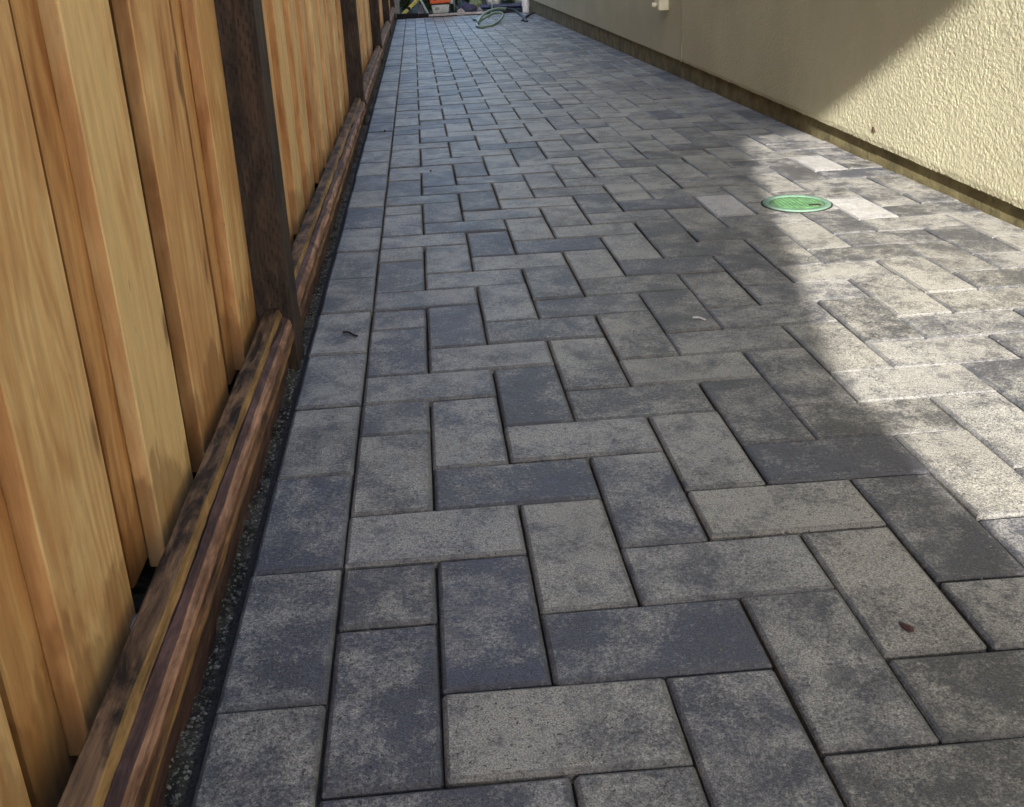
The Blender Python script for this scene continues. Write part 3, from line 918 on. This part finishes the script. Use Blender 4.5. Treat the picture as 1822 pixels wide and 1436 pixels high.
V = [(.0, 108.5, -.2), (1.3, 108.3, -.2), (1.15, 109.4, -.2), (.1, 109.5, -.2), (.75, 108.8, 1.3), (.85, 109.1, 1.15)]
tag(mesh_obj('stone', V, [(0, 1, 4), (1, 2, 5, 4), (2, 3, 5), (3, 0, 4, 5), (0, 3, 2, 1)], M_stone), 'pointed lilac-grey stone slab between the yellow level and the saw', 'stone')
tag(rock('rubble_stone', (7.4, 107.6, .25), .45, M_conc, 33, (.8, .8, .9)), 'round brownish stone at the end of the plank beside the hose', 'stone')
tag(rock('rubble_stone', (5.2, 106.9, .2), .5, M_plank, 34, (.9, .8, 1.1)), 'pointed pale stone right of the saw tank', 'stone')
# plants
def plant(name, c, r, h, n_l, seed, label):
    e = empty(name, c); tag(e, label, 'plant'); rg = random.Random(seed)
    V, Fc, SV, SF = [], [], [], []
    for s in range(max(4, n_l//45)):
        a = rg.uniform(0, 6.28); rr = r*rg.uniform(.2, .9); tip = Vector((c[0]+rr*math.cos(a), c[1]+rr*math.sin(a), c[2]+h*rg.uniform(.6, 1)))
        v, f = tube([Vector(c)+Vector((0, 0, -.2)), Vector(c).lerp(tip, .5)+Vector((rg.uniform(-.2, .2), 0, .2)), tip], .04, 5, 4)
        k = len(SV); SV += v; SF += [tuple(k+i for i in q_) for q_ in f]
        for _ in range(45):
            p = Vector(c).lerp(tip, rg.uniform(.15, 1.0))+Vector((rg.gauss(0, .3), rg.gauss(0, .3), rg.gauss(0, .25)))
            d = Vector((rg.uniform(-1, 1), rg.uniform(-1, 1), rg.uniform(-.4, .8))).normalized()
            s_ = d.cross(Vector((0, 0, 1))).normalized(); L = rg.uniform(.16, .34); w = L*.35; up_ = s_.cross(d)*.06
            k = len(V); V += [p, p+d*L*.5+s_*w+up_, p+d*L, p+d*L*.5-s_*w+up_, p+d*L*.5-up_]
            Fc += [(k, k+1, k+4), (k+1, k+2, k+4), (k+2, k+3, k+4), (k+3, k, k+4)]
    adopt(mesh_obj('stems', SV, SF, M_twig), e); adopt(mesh_obj('leaves', V, Fc, M_leafg), e)
plant('shrub', (-.9, 110.4, 0), 1.3, 3.4, 700, 1, 'dark leafy shrub behind the yellow level')
plant('shrub', (6.6, 112.6, 0), 1.6, 2.8, 600, 2, 'pale green shrub between the saw and the white bucket')
plant('shrub', (11.2, 113.2, 0), 1.5, 3.0, 600, 3, 'low dark shrub behind the blue roll and white pipe')
plant('shrub', (1.6, 114.5, 0), 2.0, 3.6, 900, 4, 'wide dark shrub directly behind the orange saw')
plant('shrub', (4.6, 116.5, 0), 2.0, 3.6, 900, 5, 'dark shrub furthest back, between the saw and the canvas bag')
# bags
def sack(name, c, sx, sy, sz, mat, seed, label, cat='bag'):
    rg = random.Random(seed); bm = bmesh.new(); bmesh.ops.create_icosphere(bm, subdivisions=3, radius=1)
    for v in bm.verts:
        n_ = v.co.copy(); s_ = 1+.10*math.sin(5*n_.x+seed)+.08*math.sin(7*n_.y+3*n_.z+seed)+rg.uniform(-.02, .02)
        v.co = Vector((c[0]+n_.x*sx*s_, c[1]+n_.y*sy*s_, c[2]+sz*(max(n_.z, -.55)+.55)*s_))
    tag(bm_obj(name, bm, mat, smooth=True), label, cat)
sack('canvas_bag', (6.1, 109.3, 0), 1.0, .7, .7, M_canvas, 3, 'crumpled dark violet canvas bag on the ground right of the saw')
sack('khaki_bag', (7.2, 110.9, 0), .85, .6, .9, M_khaki, 5, 'khaki green sack behind the brownish stone')
sack('soil_bag', (5.6, 108.0, -.1), 1.3, .6, .42, M_blackhose, 6, 'flat black plastic bag behind the plank')
# blue roll
e = empty('tarp_roll', (9.9, 109, .6)); tag(e, 'long dark blue tarp roll lying across the path end under the white bucket', 'tarp')
bm = bmesh.new(); cyl(bm, (7.5, 109.2, .60), (12.3, 108.6, .60), .24, .27, 24)
for v in bm.verts: v.co.z += .03*math.sin(v.co.x*5)
adopt(bm_obj('roll', bm, M_navy, smooth=False), e)
for xx in (8.6, 10.7):
    bm = bmesh.new(); cyl(bm, (xx, 109.2-(xx-7.5)*.125, .60), (xx+.12, 109.2-(xx-7.4)*.125, .60), .30, .30, 24); adopt(bm_obj('strap', bm, M_blackhose), e)
# bucket, tipped towards the path on top of the roll
bk = empty('bucket', (9.3, 110.2, .9)); tag(bk, 'white plastic bucket leaning just behind the dark blue roll', 'bucket')
BM_ = Matrix.Translation((9.3, 110.9, .50)) @ Matrix.Rotation(math.radians(-14), 4, 'X')
seg = 32
prof = [(.0, 0.02), (.52, .0), (.80, .16), (1.02, 1.9), (1.08, 1.95), (1.10, 2.35), (1.03, 2.35), (.97, 1.9), (.80, .08), (.0, .08)]
V, Fc = [], []
for r, z in prof:
    for k in range(seg):
        a = 2*math.pi*k/seg; V.append(BM_ @ Vector((r*math.cos(a), r*math.sin(a), z)))
for L in range(len(prof)-1):
    for k in range(seg):
        a_, b_ = L*seg+k, L*seg+(k+1) % seg; Fc.append((a_, b_, b_+seg, a_+seg))
adopt(mesh_obj('pail', V, Fc, M_bucket, smooth=True), bk)
vt, fc = tube([BM_ @ Vector(p) for p in ((-1.1, 0, 2.1), (-.9, -.8, 2.2), (0, -1.2, 2.3), (.9, -.8, 2.2), (1.1, 0, 2.1))], .03, 6, 6)
adopt(mesh_obj('bail', vt, fc, M_greyd), bk)
# white pipe with couplings
pv = empty('pvc_pipe', (12.3, 104.3, 0)); tag(pv, 'upright white PVC pipe with a coupling standing against the house wall', 'pipe')
bm = bmesh.new(); cyl(bm, (12.28, 104.3, 0), (12.28, 104.3, 9), .37, .37, 28); adopt(bm_obj('pipe', bm, M_pvc, smooth=False), pv)
bm = bmesh.new(); cyl(bm, (12.28, 104.3, .62), (12.28, 104.3, 1.5), .42, .42, 28); adopt(bm_obj('coupling', bm, M_pvc), pv)
bm = bmesh.new(); cyl(bm, (10.4, 106.9, 1.42), (12.1, 104.8, 1.30), .035, seg=8)
tag(bm_obj('white_rod', bm, M_pvc), 'thin white rod lying between the blue roll and the white pipe', 'rod')

# hoses
loop = [(5.91, 95.0, .12), (6.2, 94.0, .14), (6.22, 91.5, .14), (5.96, 88.5, .2), (5.69, 86.0, .16), (5.71, 84.5, .1), (6.03, 83.5, .1), (6.93, 85.0, .1), (7.78, 88.0, .18), (8.47, 91.0, .40),
        (8.67, 92.0, .60), (8.4, 92.5, .80), (7.76, 92.0, .78), (6.96, 90.5, .57), (6.18, 88.5, .34), (5.84, 86.6, .32), (6.0, 87.5, .50), (6.59, 90.0, .80), (7.3, 92.0, 1.0), (8.28, 93.5, 1.12), (9.19, 94.0, 1.04)]
vt, fc = tube(loop, .125, 10, 8)
hs = empty('garden_hose', (7, 88, 0)); tag(hs, 'pale green garden hose lying in a loose raised loop at the far end', 'hose')
adopt(mesh_obj('hose_coil', vt, fc, M_hose, smooth=True), hs)
vt, fc = tube([(9.19, 94.0, 1.04), (9.95, 93.0, .85), (10.37, 91.0, .46), (10.54, 89.5, .2), (10.56, 88.9, .09)], .125, 10, 8)
adopt(mesh_obj('hose_end', vt, fc, M_blackhose, smooth=True), hs)
bm = bmesh.new(); cyl(bm, (10.55, 89.0, .10), (10.58, 88.1, .10), .15, .10, 14); adopt(bm_obj('nozzle', bm, M_blackhose), hs)
bm = bmesh.new(); cyl(bm, (10.2, 89.3, .13), (10.6, 89.5, .18), .07, .07, 10); adopt(bm_obj('trigger', bm, M_blackhose), hs)
vt, fc = tube([(10.7, 90.2, .1), (11.05, 93.78, .1), (11.7, 96.6, .12), (12.1, 98.2, .16), (12.55, 98.0, .3)], .11, 10, 8)
tag(mesh_obj('drain_hose', vt, fc, M_blackhose, smooth=True), 'short black hose curling to the foot of the house wall', 'hose')
vt, fc = tube([(7.6, 96.5, .1), (7.9, 100, .1), (8.4, 104, .12), (8.8, 107.5, .5), (9.0, 108.9, 1.2), (9.35, 109.4, 2.0), (9.6, 109.8, 3.4)], .06, 8, 8)
tag(mesh_obj('cord', vt, fc, M_hose, smooth=True), 'thin grey-green cord running up past the white bucket', 'cord')

# ------------------------------------------------------------------ neighbour's house, behind and left of the viewpoint (its roof shades the path)
nb = empty('neighbour_house', (-38, -5, 0))
tag(nb, "neighbour's pale house beyond the fence", 'house')
def prism(name, poly, z0, z1, mat):
    n_ = len(poly); V = [(x, y, z0) for x, y in poly]+[(x, y, z1) for x, y in poly]
    Fc = [tuple(range(n_))[::-1], tuple(range(n_, 2*n_))]+[(i, (i+1) % n_, (i+1) % n_+n_, i+n_) for i in range(n_)]
    return adopt(mesh_obj(name, V, Fc, mat), nb)
def rect(x0, x1, y0, y1): return [(x0, y0), (x1, y0), (x1, y1), (x0, y1)]
prism('wall', rect(-70, -6, -40.5, 62), -.7, 38.99, M_stucco)
prism('eave', rect(-73, -3.9, -51, 66), 39.0, 40.0, M_white)
o = mesh_obj('roof', [(-73.3, -51.3, 40.01), (-3.6, -51.3, 40.01), (-3.6, 66.3, 40.01), (-73.3, 66.3, 40.01), (-38, -51.3, 52), (-38, 66.3, 52)],
             [(0, 1, 4), (1, 2, 5, 4), (2, 3, 5), (3, 0, 4, 5)], M_roof); adopt(o, nb)
